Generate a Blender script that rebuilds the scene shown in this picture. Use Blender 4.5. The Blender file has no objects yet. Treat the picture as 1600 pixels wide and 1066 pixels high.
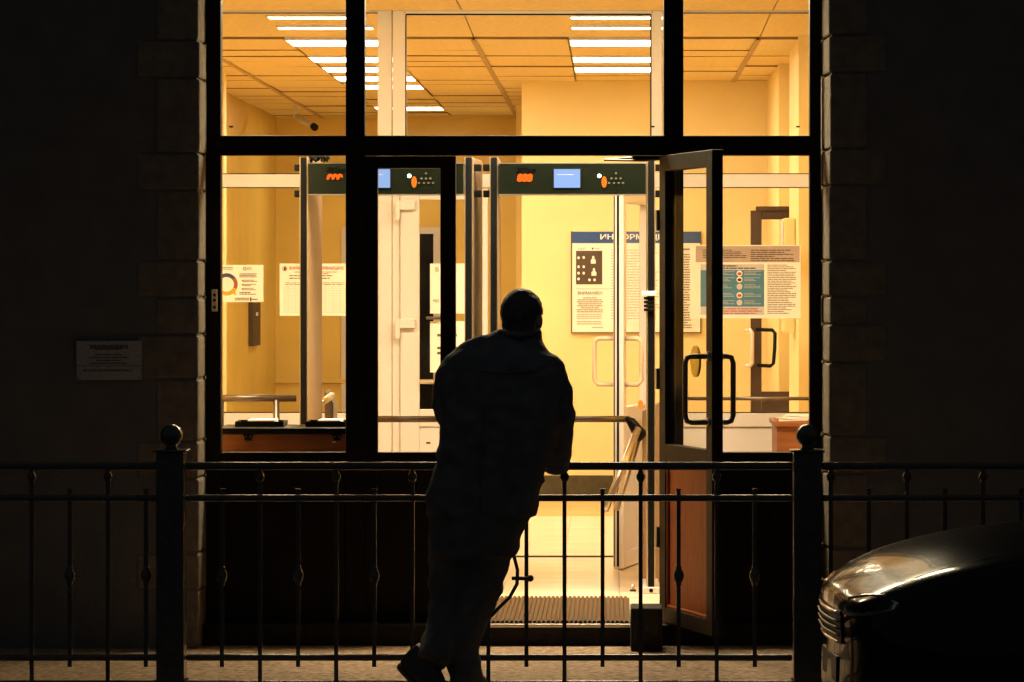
import bpy, bmesh, math, random
from mathutils import Vector, Matrix, noise
random.seed(7)
R = math.radians
SC = bpy.context.scene
COL = SC.collection

# ------------------------------------------------------------------ camera, world, exposure
# long lens from the far pavement; the view is shifted (rise / cross) so that the facade stays square
F, HX, HY, ZC = 6000.0, 958.0, 450.0, 1.58
cam = bpy.data.cameras.new('camera'); cam.sensor_width = 36.0
cam.lens = F / 1600 * 36.0
cam.shift_x = (800 - HX) / 1600; cam.shift_y = -(533 - HY) / 1600
cam.clip_start = 0.1; cam.clip_end = 300
cob = bpy.data.objects.new('camera', cam); COL.objects.link(cob)
cob.location = (0, 0, ZC); cob.rotation_euler = (R(90), 0, 0)
SC.camera = cob

world = bpy.data.worlds.new('World'); SC.world = world; world.use_nodes = True
bg = world.node_tree.nodes['Background']
bg.inputs[0].default_value = (0.95, 1.0, 1.06, 1); bg.inputs[1].default_value = 0.032   # overcast city night
SC.view_settings.view_transform = 'Standard'; SC.view_settings.look = 'None'
SC.view_settings.exposure = 0.0; SC.view_settings.gamma = 1.0
SC.render.engine = 'CYCLES'
SC.cycles.use_denoising = True
SC.cycles.max_bounces = 10; SC.cycles.diffuse_bounces = 5; SC.cycles.glossy_bounces = 4
SC.cycles.transparent_max_bounces = 24; SC.cycles.sample_clamp_indirect = 6.0
SC.cycles.caustics_reflective = False; SC.cycles.caustics_refractive = False
LAMP_COL = (1.0, 0.845, 0.57)
LAMP_L = 30.0
LOBBY_L = 39.0

# ------------------------------------------------------------------ helpers
def X(px, d): return (px - HX) * d / F
def Z(py, d): return ZC - (py - HY) * d / F
def at(px, py, d): return Vector((X(px, d), d, Z(py, d)))
ORG = {}

class MB:
    """collects simple shapes; build() links them as one mesh object"""
    def __init__(s, M=None): s.v = []; s.f = []; s.M = M
    def add(s, vs, fs):
        n = len(s.v)
        s.v += [(s.M @ Vector(v)) if s.M is not None else Vector(v) for v in vs]
        s.f += [[i + n for i in f] for f in fs]; return s
    def box(s, x0, x1, y0, y1, z0, z1):
        return s.add([(x0,y0,z0),(x1,y0,z0),(x1,y1,z0),(x0,y1,z0),(x0,y0,z1),(x1,y0,z1),(x1,y1,z1),(x0,y1,z1)],
                     [(0,3,2,1),(4,5,6,7),(0,1,5,4),(1,2,6,5),(2,3,7,6),(3,0,4,7)])
    def pb(s, px0, px1, py0, py1, d, t):
        """box whose front face at distance d fills a pixel rectangle of the survey photo, t metres deep"""
        return s.box(X(px0,d), X(px1,d), d, d+t, Z(py1,d), Z(py0,d))
    def prism(s, poly, y0, y1):
        n = len(poly); vs = [(x,y0,z) for x,z in poly] + [(x,y1,z) for x,z in poly]
        return s.add(vs, [list(range(n)), list(range(2*n-1, n-1, -1))] + [(i,(i+1)%n+0,(i+1)%n+n,i+n)[::-1] for i in range(n)])
    def tube(s, pts, r, seg=12, caps=True):
        pts = [Vector(p) for p in pts]; rs = r if isinstance(r, (list, tuple)) else [r]*len(pts)
        vs = []; fs = []; up = Vector((0,0,1))
        t0 = (pts[1]-pts[0]).normalized()
        if abs(t0.dot(up)) > .9: up = Vector((0,1,0))
        a = t0.cross(up).normalized()
        for i, p in enumerate(pts):
            t = (pts[min(i+1,len(pts)-1)] - pts[max(i-1,0)]).normalized()
            a = (a - t*a.dot(t)).normalized(); b = t.cross(a)
            for k in range(seg):
                w = 2*math.pi*k/seg; vs.append(p + (a*math.cos(w)+b*math.sin(w))*rs[i])
        for i in range(len(pts)-1):
            for k in range(seg):
                k2 = (k+1)%seg; fs.append((i*seg+k, i*seg+k2, (i+1)*seg+k2, (i+1)*seg+k))
        if caps: fs += [list(range(seg))[::-1], list(range((len(pts)-1)*seg, len(pts)*seg))]
        return s.add(vs, fs)
    def loft(s, rings, seg=20, p=2.0):
        """rings of (x, y, z, rx, ry): horizontal super-ellipses, capped"""
        vs = []; fs = []
        for (x,y,z,rx,ry) in rings:
            for k in range(seg):
                w = 2*math.pi*k/seg; c, q = math.cos(w), math.sin(w)
                vs.append((x+rx*math.copysign(abs(c)**(2/p),c), y+ry*math.copysign(abs(q)**(2/p),q), z))
        n = len(rings)
        for i in range(n-1):
            for k in range(seg):
                k2 = (k+1)%seg; fs.append((i*seg+k, i*seg+k2, (i+1)*seg+k2, (i+1)*seg+k))
        fs += [list(range(seg))[::-1], list(range((n-1)*seg, n*seg))]
        return s.add(vs, fs)
    def ball(s, c, r, seg=16, ring=10, sc=(1,1,1), rot=None):
        vs = []; fs = []; c = Vector(c)
        for i in range(ring+1):
            t = math.pi*i/ring
            for k in range(seg):
                w = 2*math.pi*k/seg
                q = Vector((math.sin(t)*math.cos(w)*r*sc[0], math.sin(t)*math.sin(w)*r*sc[1], math.cos(t)*r*sc[2]))
                vs.append(c + (rot @ q if rot is not None else q))
        for i in range(ring):
            for k in range(seg):
                k2=(k+1)%seg; fs.append((i*seg+k,(i+1)*seg+k,(i+1)*seg+k2,i*seg+k2))
        return s.add(vs, fs)
    def lathe(s, prof, c=(0,0,0), seg=14):
        return s.loft([(c[0],c[1],c[2]+z,r,r) for r,z in prof], seg)
    def disc(s, px, py, rx, ry, d, t=.002, seg=20):
        c = at(px,py,d); k = d/F
        return s.prism([(c.x+rx*k*math.cos(2*math.pi*i/seg), c.z+ry*k*math.sin(2*math.pi*i/seg)) for i in range(seg)], d, d+t)
    def mesh(s, name, off=Vector((0,0,0)), clean=True):
        me = bpy.data.meshes.new(name); me.from_pydata([v-off for v in s.v], [], s.f)
        bm = bmesh.new(); bm.from_mesh(me)
        bmesh.ops.remove_doubles(bm, verts=bm.verts, dist=1e-6)
        bmesh.ops.recalc_face_normals(bm, faces=bm.faces)
        bm.to_mesh(me); bm.free(); return me
    def build(s, name, m, parent=None, bevel=0, smooth=False, seg=2):
        if parent is not None: org = ORG[parent.name]
        else:
            xs=[v.x for v in s.v]; ys=[v.y for v in s.v]; zs=[v.z for v in s.v]
            org = Vector(((min(xs)+max(xs))/2, (min(ys)+max(ys))/2, min(zs)))
        me = s.mesh(name, org)
        o = bpy.data.objects.new(name, me); COL.objects.link(o)
        if parent is not None: o.parent = parent
        else: o.location = org
        ORG[o.name] = org
        for q in (m if isinstance(m, (list, tuple)) else [m]): me.materials.append(q)
        if smooth:
            for p in me.polygons: p.use_smooth = True
        if bevel:
            b = o.modifiers.new('bevel','BEVEL'); b.width = bevel; b.segments = seg; b.limit_method='ANGLE'; b.angle_limit=R(40)
            for p in me.polygons: p.use_smooth = True
            w = o.modifiers.new('wn','WEIGHTED_NORMAL'); w.keep_sharp = True
        return o

def tag(o, label=None, cat=None, group=None, kind=None):
    if label: o['label'] = label
    if cat: o['category'] = cat
    if group: o['group'] = group
    if kind: o['kind'] = kind
    return o
def thing(name, label, cat, loc, group=None):
    o = bpy.data.objects.new(name, None); COL.objects.link(o); o.location = loc; o.empty_display_size = .1
    ORG[o.name] = Vector(loc); return tag(o, label, cat, group)
def inst(name, me, parent, loc):
    o = bpy.data.objects.new(name, me); COL.objects.link(o); o.parent = parent
    o.location = Vector(loc) - ORG[parent.name]; ORG[o.name] = Vector(loc); return o
def shared(mb, name, m, bevel_smooth=False):
    me = mb.mesh(name); me.materials.append(m)
    if bevel_smooth:
        for p in me.polygons: p.use_smooth = True
    return me

def mat(name, col, rough=.5, metal=0, var=.12, scale=6, bump=0, bscale=40, coat=0, spec=.5, stretch=None, col2=None, emit=None, estr=0):
    m = bpy.data.materials.new(name); m.use_nodes = True; nt = m.node_tree; n = nt.nodes; L = nt.links
    b = n['Principled BSDF']; b.inputs['Roughness'].default_value = rough; b.inputs['Metallic'].default_value = metal
    b.inputs['Coat Weight'].default_value = coat; b.inputs['Coat Roughness'].default_value = .03
    b.inputs['Specular IOR Level'].default_value = spec
    tc = n.new('ShaderNodeTexCoord'); mp = n.new('ShaderNodeMapping'); L.new(tc.outputs['Object'], mp.inputs[0])
    if stretch: mp.inputs['Scale'].default_value = stretch
    tx = n.new('ShaderNodeTexNoise'); tx.inputs['Scale'].default_value = scale; tx.inputs['Detail'].default_value = 6
    L.new(mp.outputs[0], tx.inputs['Vector'])
    mx = n.new('ShaderNodeMix'); mx.data_type = 'RGBA'
    c2 = col2 or tuple(c*(1-var) for c in col); c1 = col if col2 else tuple(min(1,c*(1+var)) for c in col)
    mx.inputs[6].default_value = (*c1,1); mx.inputs[7].default_value = (*c2,1)
    rp = n.new('ShaderNodeMapRange'); rp.inputs[1].default_value=.3; rp.inputs[2].default_value=.7
    L.new(tx.outputs[0], rp.inputs[0]); L.new(rp.outputs[0], mx.inputs[0]); L.new(mx.outputs[2], b.inputs['Base Color'])
    if bump:
        t2 = n.new('ShaderNodeTexNoise'); t2.inputs['Scale'].default_value = bscale; t2.inputs['Detail'].default_value = 5
        L.new(mp.outputs[0], t2.inputs['Vector'])
        bp = n.new('ShaderNodeBump'); bp.inputs['Strength'].default_value = bump; bp.inputs['Distance'].default_value = .01
        L.new(t2.outputs[0], bp.inputs['Height']); L.new(bp.outputs[0], b.inputs['Normal'])
    if emit: b.inputs['Emission Color'].default_value = (*emit,1); b.inputs['Emission Strength'].default_value = estr
    return m
def glass_mat(name, tint=(1,1,1), dirt=.02, base=.04, graze=.8):
    m = bpy.data.materials.new(name); m.use_nodes = True; nt = m.node_tree; n = nt.nodes; L = nt.links; n.clear()
    out = n.new('ShaderNodeOutputMaterial'); tr = n.new('ShaderNodeBsdfTransparent'); tr.inputs[0].default_value = (*tint,1)
    gl = n.new('ShaderNodeBsdfGlossy'); gl.inputs['Roughness'].default_value = .015
    ge = n.new('ShaderNodeNewGeometry'); dt = n.new('ShaderNodeVectorMath'); dt.operation = 'DOT_PRODUCT'
    L.new(ge.outputs['Incoming'], dt.inputs[0]); L.new(ge.outputs['Normal'], dt.inputs[1])
    def mth(op, a, b):
        q = n.new('ShaderNodeMath'); q.operation = op
        for i, v in enumerate((a, b)):
            if isinstance(v, float): q.inputs[i].default_value = v
            else: L.new(v, q.inputs[i])
        return q.outputs[0]
    f5 = mth('POWER', mth('SUBTRACT', 1.0, mth('ABSOLUTE', dt.outputs['Value'], 0.0)), 5.0)   # Schlick, outer faces only
    fac = mth('MULTIPLY', mth('MULTIPLY_ADD' if False else 'ADD', mth('MULTIPLY', f5, graze), base), mth('SUBTRACT', 1.0, ge.outputs['Backfacing']))
    mx = n.new('ShaderNodeMixShader'); L.new(fac, mx.inputs[0]); L.new(tr.outputs[0], mx.inputs[1]); L.new(gl.outputs[0], mx.inputs[2])
    df = n.new('ShaderNodeBsdfDiffuse'); df.inputs[0].default_value=(.6,.6,.58,1)
    tc = n.new('ShaderNodeTexCoord'); ns = n.new('ShaderNodeTexNoise'); ns.inputs['Scale'].default_value = 3; ns.inputs['Detail'].default_value=6
    L.new(tc.outputs['Object'], ns.inputs['Vector'])
    mr = n.new('ShaderNodeMapRange'); mr.inputs[1].default_value=.45; mr.inputs[2].default_value=.8; mr.inputs[4].default_value=dirt*2
    L.new(ns.outputs[0], mr.inputs[0])
    m2 = n.new('ShaderNodeMixShader'); L.new(mr.outputs[0], m2.inputs[0]); L.new(mx.outputs[0], m2.inputs[1]); L.new(df.outputs[0], m2.inputs[2])
    L.new(m2.outputs[0], out.inputs[0]); return m
def emit_mat(name, col, s):
    m = bpy.data.materials.new(name); m.use_nodes = True; nt = m.node_tree; n = nt.nodes; n.clear()
    out = n.new('ShaderNodeOutputMaterial'); e = n.new('ShaderNodeEmission'); e.inputs[0].default_value=(*col,1); e.inputs[1].default_value=s
    nt.links.new(e.outputs[0], out.inputs[0]); return m

M = {}
M['plaster_out'] = mat('facade_plaster', (.14,.135,.13), .9, bump=.35, bscale=60, spec=.2)
M['stone'] = mat('rusticated_stone', (.19,.16,.125), .9, bump=.6, bscale=55, var=.2, scale=18, spec=.2)
M['frame'] = mat('dark_brown_aluminium', (.011,.007,.005), .5, var=.15, scale=9, spec=.12)
M['panel'] = mat('brown_laminate', (.21,.052,.013), .45, spec=.15, var=.25, scale=10, stretch=(5,5,.7), bump=.08, bscale=30)
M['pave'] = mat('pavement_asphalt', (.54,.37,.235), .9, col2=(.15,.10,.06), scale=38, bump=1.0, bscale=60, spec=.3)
M['road'] = mat('road_asphalt', (.06,.06,.062), .85, bump=.7, bscale=90, var=.3, scale=60)
M['kerb'] = mat('kerb_stone', (.22,.21,.20), .85, bump=.4, bscale=50)
M['wall'] = mat('yellow_wall_paint', (.74,.52,.11), .36, var=.09, scale=2.0, bump=.10, bscale=120, spec=.5)
M['wallpale'] = mat('cream_wall_paint', (.79,.645,.33), .55, var=.05, scale=2.0, bump=.10, bscale=160, spec=.3)
M['tile'] = mat('mineral_fibre_tile', (.76,.61,.33), .95, var=.10, scale=30, bump=.4, bscale=140, spec=.1)
M['tile_seam'] = mat('ceiling_grid', (.27,.17,.07), .7)
M['handle'] = mat('cream_handle', (.50,.39,.28), .35)
M['grid'] = mat('ceiling_runner', (.42,.29,.14), .7)
M['pvc'] = mat('white_pvc', (.64,.60,.61), .32, var=.03, scale=3)
M['floor'] = mat('floor_laminate', (.80,.72,.64), .30, scale=4, stretch=(.5,6,1), bump=.05, bscale=9, col2=(.62,.42,.20))
M['skirt'] = mat('skirting_dark', (.045,.036,.014), .5, var=.3, scale=25)
M['mat'] = mat('door_mat_fibre', (.125,.068,.028), .95, var=.4, scale=120, bump=.6, bscale=220, spec=.1)
M['matgroove'] = mat('door_mat_rubber', (.05,.035,.02), .8)
M['steel'] = mat('brushed_steel', (.74,.68,.60), .34, 1, var=.02, scale=20)
M['darksteel'] = mat('dark_steel', (.14,.11,.09), .32, .6)
M['black'] = mat('black_plastic', (.008,.008,.008), .3, spec=.08)
M['void'] = mat('matt_black_print', (.002,.002,.002), .9, spec=.05)
M['keys'] = mat('key_cap', (.07,.06,.04), .6)
M['detbody'] = mat('detector_panel', (.27,.17,.095), .45, var=.08, scale=20, bump=.1, bscale=200)
M['dethead'] = mat('detector_header', (.006,.008,.005), .16, spec=.4, var=.1, scale=30, bump=.15, bscale=260)
M['deskbrown'] = mat('desk_brown', (.24,.075,.02), .45, var=.2, scale=7, stretch=(.7,6,6))
M['wood'] = mat('dark_wood', (.045,.020,.011), .42, var=.3, scale=9, stretch=(6,6,.8))
M['paper'] = mat('paper', (.84,.80,.73), .8, var=.03, scale=14)
M['ink'] = mat('print_dark', (.03,.024,.02), .8)
M['inkgrey'] = mat('print_grey', (.13,.10,.08), .8)
M['inkred'] = mat('print_red', (.40,.07,.04), .8)
M['blue'] = mat('print_blue', (.008,.06,.24), .5, var=.05)
M['navy'] = mat('print_navy', (.06,.06,.12), .8)
M['maroon'] = mat('print_maroon', (.25,.08,.05), .8)
M['orange'] = mat('print_orange', (.85,.32,.03), .8)
M['teal'] = mat('print_teal', (.05,.17,.27), .6, var=.12, scale=20)
M['taupe'] = mat('print_taupe', (.42,.31,.27), .7)
M['lilac'] = mat('print_lilac', (.50,.47,.50), .7)
M['brownprint'] = mat('print_brown', (.075,.05,.03), .7)
M['white'] = mat('white_print', (.85,.84,.80), .7, var=.02)
M['yellow'] = mat('yellow_sticker', (.72,.42,.01), .5)
M['fence'] = mat('black_gloss_enamel', (.045,.045,.047), .22, var=.2, scale=40, bump=.12, bscale=120, coat=.3)
M['plaque'] = mat('wall_plaque', (.34,.34,.33), .6, var=.25, scale=160)
M['plaqueink'] = mat('plaque_letters', (.10,.10,.10), .7)
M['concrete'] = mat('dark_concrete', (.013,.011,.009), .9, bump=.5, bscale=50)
M['dark'] = mat('dark_room', (.008,.007,.006), .4, spec=.05)
M['floor_shade'] = mat('floor_laminate_shade_tint', (.66,.42,.17), .32, scale=4, stretch=(.5,6,1), bump=.05, bscale=9, col2=(.48,.26,.08))  # same laminate; reflection and shade at the rear row painted in as orange
M['glass'] = glass_mat('clear_glass', (.97,.97,.95), .010, .018, .10)
M['iglass'] = glass_mat('inner_glass', (.98,.98,.97), .006, 0.0, .25)
M['lamp'] = emit_mat('lamp_diffuser', LAMP_COL, LAMP_L)
M['lobbylamp'] = emit_mat('lobby_lamp_diffuser', LAMP_COL, LOBBY_L)
M['screen'] = emit_mat('blue_screen', (.36,.55,.98), 1.0)
M['led'] = emit_mat('green_white_led', (.55,1.0,.72), 14)
M['digit'] = emit_mat('orange_digits', (1.0,.12,.01), 1.6)
M['amber'] = emit_mat('amber_lamp', (1.0,.20,.015), 1.4)
M['coat'] = mat('dark_jacket_cloth', (.11,.113,.12), .75, var=.25, scale=14, bump=.4, bscale=80, spec=.35)
M['trouser'] = mat('dark_trouser_cloth', (.11,.11,.112), .85, var=.2, scale=14, bump=.4, bscale=120, spec=.3)
M['skin'] = mat('skin', (.42,.25,.17), .5, var=.06, scale=20)
M['hair'] = mat('dark_hair', (.06,.055,.05), .6, var=.4, scale=90, bump=.7, bscale=160, stretch=(1,1,.2))
M['leather'] = mat('black_leather', (.03,.028,.027), .35, bump=.2, bscale=60)
M['sole'] = mat('rubber_sole', (.05,.048,.045), .7)
M['paint'] = mat('dark_car_paint', (.010,.010,.012), .17, 0, var=.05, scale=300, coat=.30, spec=.03)
M['tyre'] = mat('tyre_rubber', (.03,.03,.03), .8)
M['chrome'] = mat('chrome', (.75,.75,.75), .08, 1)
M['lens'] = mat('headlamp_lens', (.55,.55,.56), .05, .85, var=.5, scale=14, coat=1.0, bump=.5, bscale=9)
M['carglass'] = mat('car_glass', (.015,.017,.018), .05, coat=.6)
M['sky'] = M['dark']

# ------------------------------------------------------------------ ground
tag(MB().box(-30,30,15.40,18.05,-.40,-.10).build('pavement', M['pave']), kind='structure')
k0 = MB(); 
tag(MB().box(-30,30,3.6,15.22,-.6,-.25).build('road', M['road']), kind='structure')
tag(MB().box(-30,30,-30,3.6,-.6,-.10).build('far_pavement', M['pave']), kind='structure')
kerb = thing('kerb', None, None, (0,15.31,-.25)); tag(kerb, kind='structure')
kme = shared(MB().box(-.495,.495,-.09,.09,-.3,.155), 'kerb_stone', M['kerb'])
for i in range(-8,8): inst('kerb_stone', kme, kerb, (i+.5,15.31,-.25))

# ------------------------------------------------------------------ building shell
FY, WY = 18.18, 17.88           # glazing plane, wall face
XL, XR = X(322,FY), X(1283,FY)
bld = thing('office_building', 'dark plastered office building with a tall lit glazed entrance', 'building', (0,WY,-.1))
w = MB()
w.box(-14,XL-.18,WY,WY+.29,-.12,9); w.box(XR+.18,14,WY,WY+.29,-.12,9); w.box(XL-.18,XR+.18,WY,WY+.29,3.58,9)
w.build('facade_wall', M['plaster_out'], bld)
def jamb(side):
    joints = [1030, 915, 858, 743, 686, 590, 522, 465, 408, 300, 243, 128, 70, -45, -100, -215, -272] if side < 0 else \
             [1030, 906, 850, 736, 678, 565, 506, 463, 408, 292, 236, 120, 62, -52, -108, -222, -272]
    for i in range(len(joints)-1):
        z0, z1 = Z(joints[i],FY), Z(joints[i+1],FY); z0 = max(z0,-.1); z1 = min(z1, 3.575)
        if z1 - z0 < .03: continue
        wd = .29 if i % 2 else .20
        j = random.uniform(-.004,.004); fy = WY-.008+random.uniform(-.002,.002)
        m = MB(); g = .004
        if side < 0: xi = XL + j; xo = XL - wd; fx = xi
        else: xi = XR + j; xo = XR + wd; fx = xi + .021
        pl = [(xi,FY+.12),(fx,fy),(xo,fy),(xo,FY+.12)]
        n = 4; vs = [(x,y,z0+g) for x,y in pl] + [(x,y,z1-g) for x,y in pl]
        m.add(vs, [(0,1,2,3),(7,6,5,4)]+[(q,(q+1)%4,(q+1)%4+4,q+4) for q in range(4)])
        m.build('stone_block', M['stone'], bld, bevel=.011)
    # mortar core behind the joints
    x0, x1 = (XL-.178, XL-.012) if side < 0 else (XR+.034, XR+.178)
    MB().box(x0,x1,WY+.0,FY+.11,-.1,3.57).build('mortar', M['plaster_out'], bld)
jamb(-1); jamb(1)
MB().box(XL-.44,XR+.49,WY+.002,FY+.14,3.50,3.578).build('lintel', M['plaster_out'], bld)

# wall plaque at the left
sd = WY-.022
pl = MB().pb(119,221,533,594,sd,.018).build('wall_plaque', M['plaque'], bevel=.003)
tag(pl, 'pale rectangular plaque with dark lettering on the dark wall left of the entrance', 'plaque')
def lines(parent, name, m, px0, px1, py0, py1, n, d, fill=.5, words=True, center=False, ragged=True):
    b = MB(); h = (py1-py0)/n
    for i in range(n):
        y = py0 + h*i; xe = px1 - (random.random()**2*(px1-px0)*.5 if ragged else 0)
        xs = px0
        if center: q = (px1-xe)/2; xs = px0+q; xe = px1-q
        x = xs
        while x < xe-.3:
            l = random.uniform(.05,.2)*(px1-px0) if words else (xe-xs)
            e = min(x+l, xe)
            b.pb(x, e, y+h*(1-fill)/2, y+h*(1+fill)/2, d, .0006); x = e + max(.5, (px1-px0)*.015)
    o = b.build(name, m, parent); return o
lines(pl,'lettering',M['plaqueink'],140,200,536,548,1,sd-.001,.5,ragged=False)
lines(pl,'lettering',M['plaqueink'],148,190,542,548,1,sd-.0012,.6,ragged=False)
lines(pl,'lettering',M['plaqueink'],138,201,552,570,4,sd-.001,.5,center=True)
MB().pb(120,220,571,572.2,sd-.001,.0008).build('rule_line', M['plaqueink'], pl)
lines(pl,'lettering',M['plaqueink'],130,206,576,582,1,sd-.001,.5,ragged=False)
for q in (122.5,217.5): MB().disc(q,590.5,1.5,1.5,sd-.004,.004).build('screw', M['darksteel'], pl)

# ------------------------------------------------------------------ interior shell
XW0, XW1, YB, Y1, CZ = -3.12, 1.30, 35.5, 29.2, 3.15
fl = thing('floor', None, None, (0,20,0)); tag(fl, kind='structure')
MB().box(XW0-.2,XW1+.2,FY+.10,YB+.1,-.3,-.012).build('floor_base', M['skirt'], fl)
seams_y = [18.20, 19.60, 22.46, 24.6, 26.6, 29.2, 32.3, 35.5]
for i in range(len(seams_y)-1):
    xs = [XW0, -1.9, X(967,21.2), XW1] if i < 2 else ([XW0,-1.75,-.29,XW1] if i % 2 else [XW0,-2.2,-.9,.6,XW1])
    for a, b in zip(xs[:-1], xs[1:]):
        MB().box(a+.0015,b-.0015,seams_y[i]+.0015,seams_y[i+1]-.0015,-.012,random.uniform(-.001,.0)).build('floor_sheet', M['floor_shade' if i == 4 else 'floor'], fl)
# step / threshold
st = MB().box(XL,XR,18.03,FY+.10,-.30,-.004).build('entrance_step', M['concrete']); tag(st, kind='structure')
MB().box(X(700,FY),X(1030,FY),18.02,18.05,-.014,.002).build('threshold_strip', M['steel'], st, bevel=.002)

walls = thing('interior_walls', None, None, (0,25,0)); tag(walls, kind='structure')
MB().box(XW0-.2,XW0,FY+.14,YB,-.01,3.4).build('left_wall', M['wall'], walls)
MB().box(XW1,XW1+.2,FY+.14,YB,-.01,3.4).build('right_wall', M['wall'], walls)
wd = MB(); dx0, dx1, dz = -2.45, -1.66, 2.08
wd.box(XW0,dx0,YB,YB+.2,-.01,3.4); wd.box(dx1,-.5,YB,YB+.2,-.01,3.4); wd.box(dx0,dx1,YB,YB+.2,dz,3.4); wd.build('back_wall', M['wall'], walls)
MB().box(-.695,XW1-.001,Y1,YB-.002,0,3.4).build('wall_block', M['wallpale'], walls)
MB().box(-.835,-.70,33.0,YB-.002,0,3.2).build('pillar', M['wallpale'], walls)
MB().box(XW0+.001,-2.845,28.1,28.25,0,3.2).build('pillar', M['wallpale'], walls)
MB().box(1.17,XW1-.002,27.1,Y1-.002,0,3.2).build('pillar', M['wallpale'], walls)
MB().box(1.17,XW1-.002,24.2,25.5,0,3.2).build('pillar', M['wallpale'], walls)
MB().box(XW0,-.84,YB-.035,YB-.002,.70,.735).build('dado_ledge', M['wall'], walls, bevel=.004)
MB().box(-.710,XW1,Y1-.018,Y1-.001,0.0,.155).build('skirting', M['skirt'], walls, bevel=.003)
MB().box(XW0+.001,dx0-.07,YB-.016,YB-.001,0,.12).box(dx1+.07,-.84,YB-.016,YB-.001,0,.12).build('skirting', M['skirt'], walls)
# facade reveal between glazing and the hall, slab over the lobby
MB().box(XW0-.2,XL-.004,FY+.145,FY+.30,-.01,3.4).box(XR+.004,XW1+.2,FY+.145,FY+.30,-.01,3.4).build('front_wall', M['wallpale'], walls)
bd = thing('back_door', 'black doorway with a pale frame in the far back wall', 'door', ((dx0+dx1)/2, YB, 0))
MB().box(dx0-.0,dx1,YB+.06,YB+.10,0,dz).build('door_leaf', M['dark'], bd)
MB().box(dx0-.06,dx0,YB-.03,YB-.001,0,dz+.06).box(dx1,dx1+.06,YB-.03,YB-.001,0,dz+.06).box(dx0,dx1,YB-.03,YB-.001,dz,dz+.06).build('door_frame', M['pvc'], bd)

ceil = thing('ceiling', None, None, (0,25,CZ)); tag(ceil, kind='structure')
MB().box(XW0-.2,XW1+.2,FY+.14,YB+.2,3.30,3.5).build('ceiling_slab', M['tile_seam'], ceil)
MB().box(XW0,XW1,24.285,YB,CZ+.02,CZ+.04).build('ceiling_grid', M['tile_seam'], ceil)
COLX = [-.883+.6*k for k in range(-4,5)]
lit_cells = {(2,0),(2,3),(2,5),(2,7),(2,9),(2,15),(5,0),(5,3),(5,5)}
lit_cells |= {(7,1),(0,4),(5,7),(0,12)}
lit_cells -= {(7,1),(0,4),(5,7),(0,12)}
tme = {}
gap = .006
LIGHTS = []
for k in range(len(COLX)-1+0):
    x0 = max(COLX[k], XW0+.004); x1 = min(COLX[k]+.6, XW1-.004)
    for r in range(19):
        y0 = 24.3+.6*r; y1 = min(y0+.6, YB)
        if y1-y0 < .1: continue
        if y0 > Y1-.05 and x0 > -.75: continue
        if (k,r) in lit_cells: LIGHTS.append((k,r,x0,y0)); continue
        key = (round(x1-x0,3), round(y1-y0,3))
        if key not in tme:
            a, b = key; tme[key] = shared(MB().box(gap,a-gap,gap,b-gap,0,.018), 'ceiling_tile', M['tile'])
            me_ = tme[key]; me_.materials.append(M['tile_seam'])
            for p in me_.polygons: p.material_index = 0 if abs(p.normal.z) > .5 else 1
        t = inst('ceiling_tile', tme[key], ceil, (x0,y0,CZ+random.choice((0,.002,.004,.007,.009))))
        t.rotation_euler = (random.uniform(-.006,.006), random.uniform(-.004,.004), 0)
for x in (-2.683,-.883,.917):
    MB().box(x-.018,x+.018,24.29,YB if x<-.8 else Y1-.01,CZ-.004,CZ-.0005).build('grid_runner', M['grid'], ceil)
# smooth plasterboard strip near the inner partition and the lobby ceiling
xs = [XW0, -2.683, -.883, .93, XW1]
for a, b in zip(xs[:-1], xs[1:]):
    MB().add([(a+.004,22.58,3.205),(b-.004,22.58,3.205),(b-.004,24.28,3.168),(a+.004,24.28,3.168),(a+.004,22.58,3.22),(b-.004,22.58,3.22),(b-.004,24.28,3.183),(a+.004,24.28,3.183)],
             [(0,3,2,1),(4,5,6,7),(0,1,5,4),(1,2,6,5),(2,3,7,6),(3,0,4,7)]).build('ceiling_board', M['tile'], ceil)
    MB().box(a+.004,b-.004,FY+.16,22.42,3.20,3.215).build('ceiling_board', M['tile'], ceil)

def ceiling_light(x0, y0, z, wx, wy, label, grp, m='lamp', drop=0):
    t = thing('ceiling_light', label, 'ceiling light', (x0+wx/2, y0+wy/2, z), grp)
    f = MB(); e = .012
    f.box(x0+.003,x0+wx-.003,y0+.003,y0+e,z-.004,z+.03); f.box(x0+.003,x0+wx-.003,y0+wy-e,y0+wy-.003,z-.004,z+.03)
    f.box(x0+.003,x0+e,y0+e,y0+wy-e,z-.004,z+.03); f.box(x0+wx-e,x0+wx-.003,y0+e,y0+wy-e,z-.004,z+.03)
    f.build('light_frame', M['pvc'], t)
    MB().box(x0+e+.001,x0+wx-e-.001,y0+e+.001,y0+wy-e-.001,z-drop,z+.01).build('diffuser', M[m], t)
ordn = ['frontmost','second','third','fourth','fifth','rearmost']
seen = {}
for (k,r,x0,y0) in LIGHTS:
    i = seen.get(k,0); seen[k] = i+1
    side = 'left' if k == 2 else 'right'
    ceiling_light(x0, y0, CZ, .6, .6, 'white square ceiling panel, %s from the street of the %s row on tiled ceiling' % (ordn[i], side), 'square lights in the tiled ceiling')
for (x0,nm) in ((COLX[2],'left'),(COLX[5],'right')):
    for (y0,q) in ((22.78,'nearer'),(23.45,'farther')):
        ceiling_light(x0+.02, y0, 3.19 if y0 < 23 else 3.174, .6, .20, 'narrow ceiling light just behind the white partition, %s one of the %s pair' % (q, nm), 'narrow lights behind the partition')
for x0,nm in ((-2.65,'left'),(-1.0,'middle'),(.05,'right')):
    ceiling_light(x0, 18.95, 3.155, 1.1, .75, 'long ceiling light just inside the glazed front, %s one of three' % nm, 'lobby ceiling lights', 'lobbylamp', .075)

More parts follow.
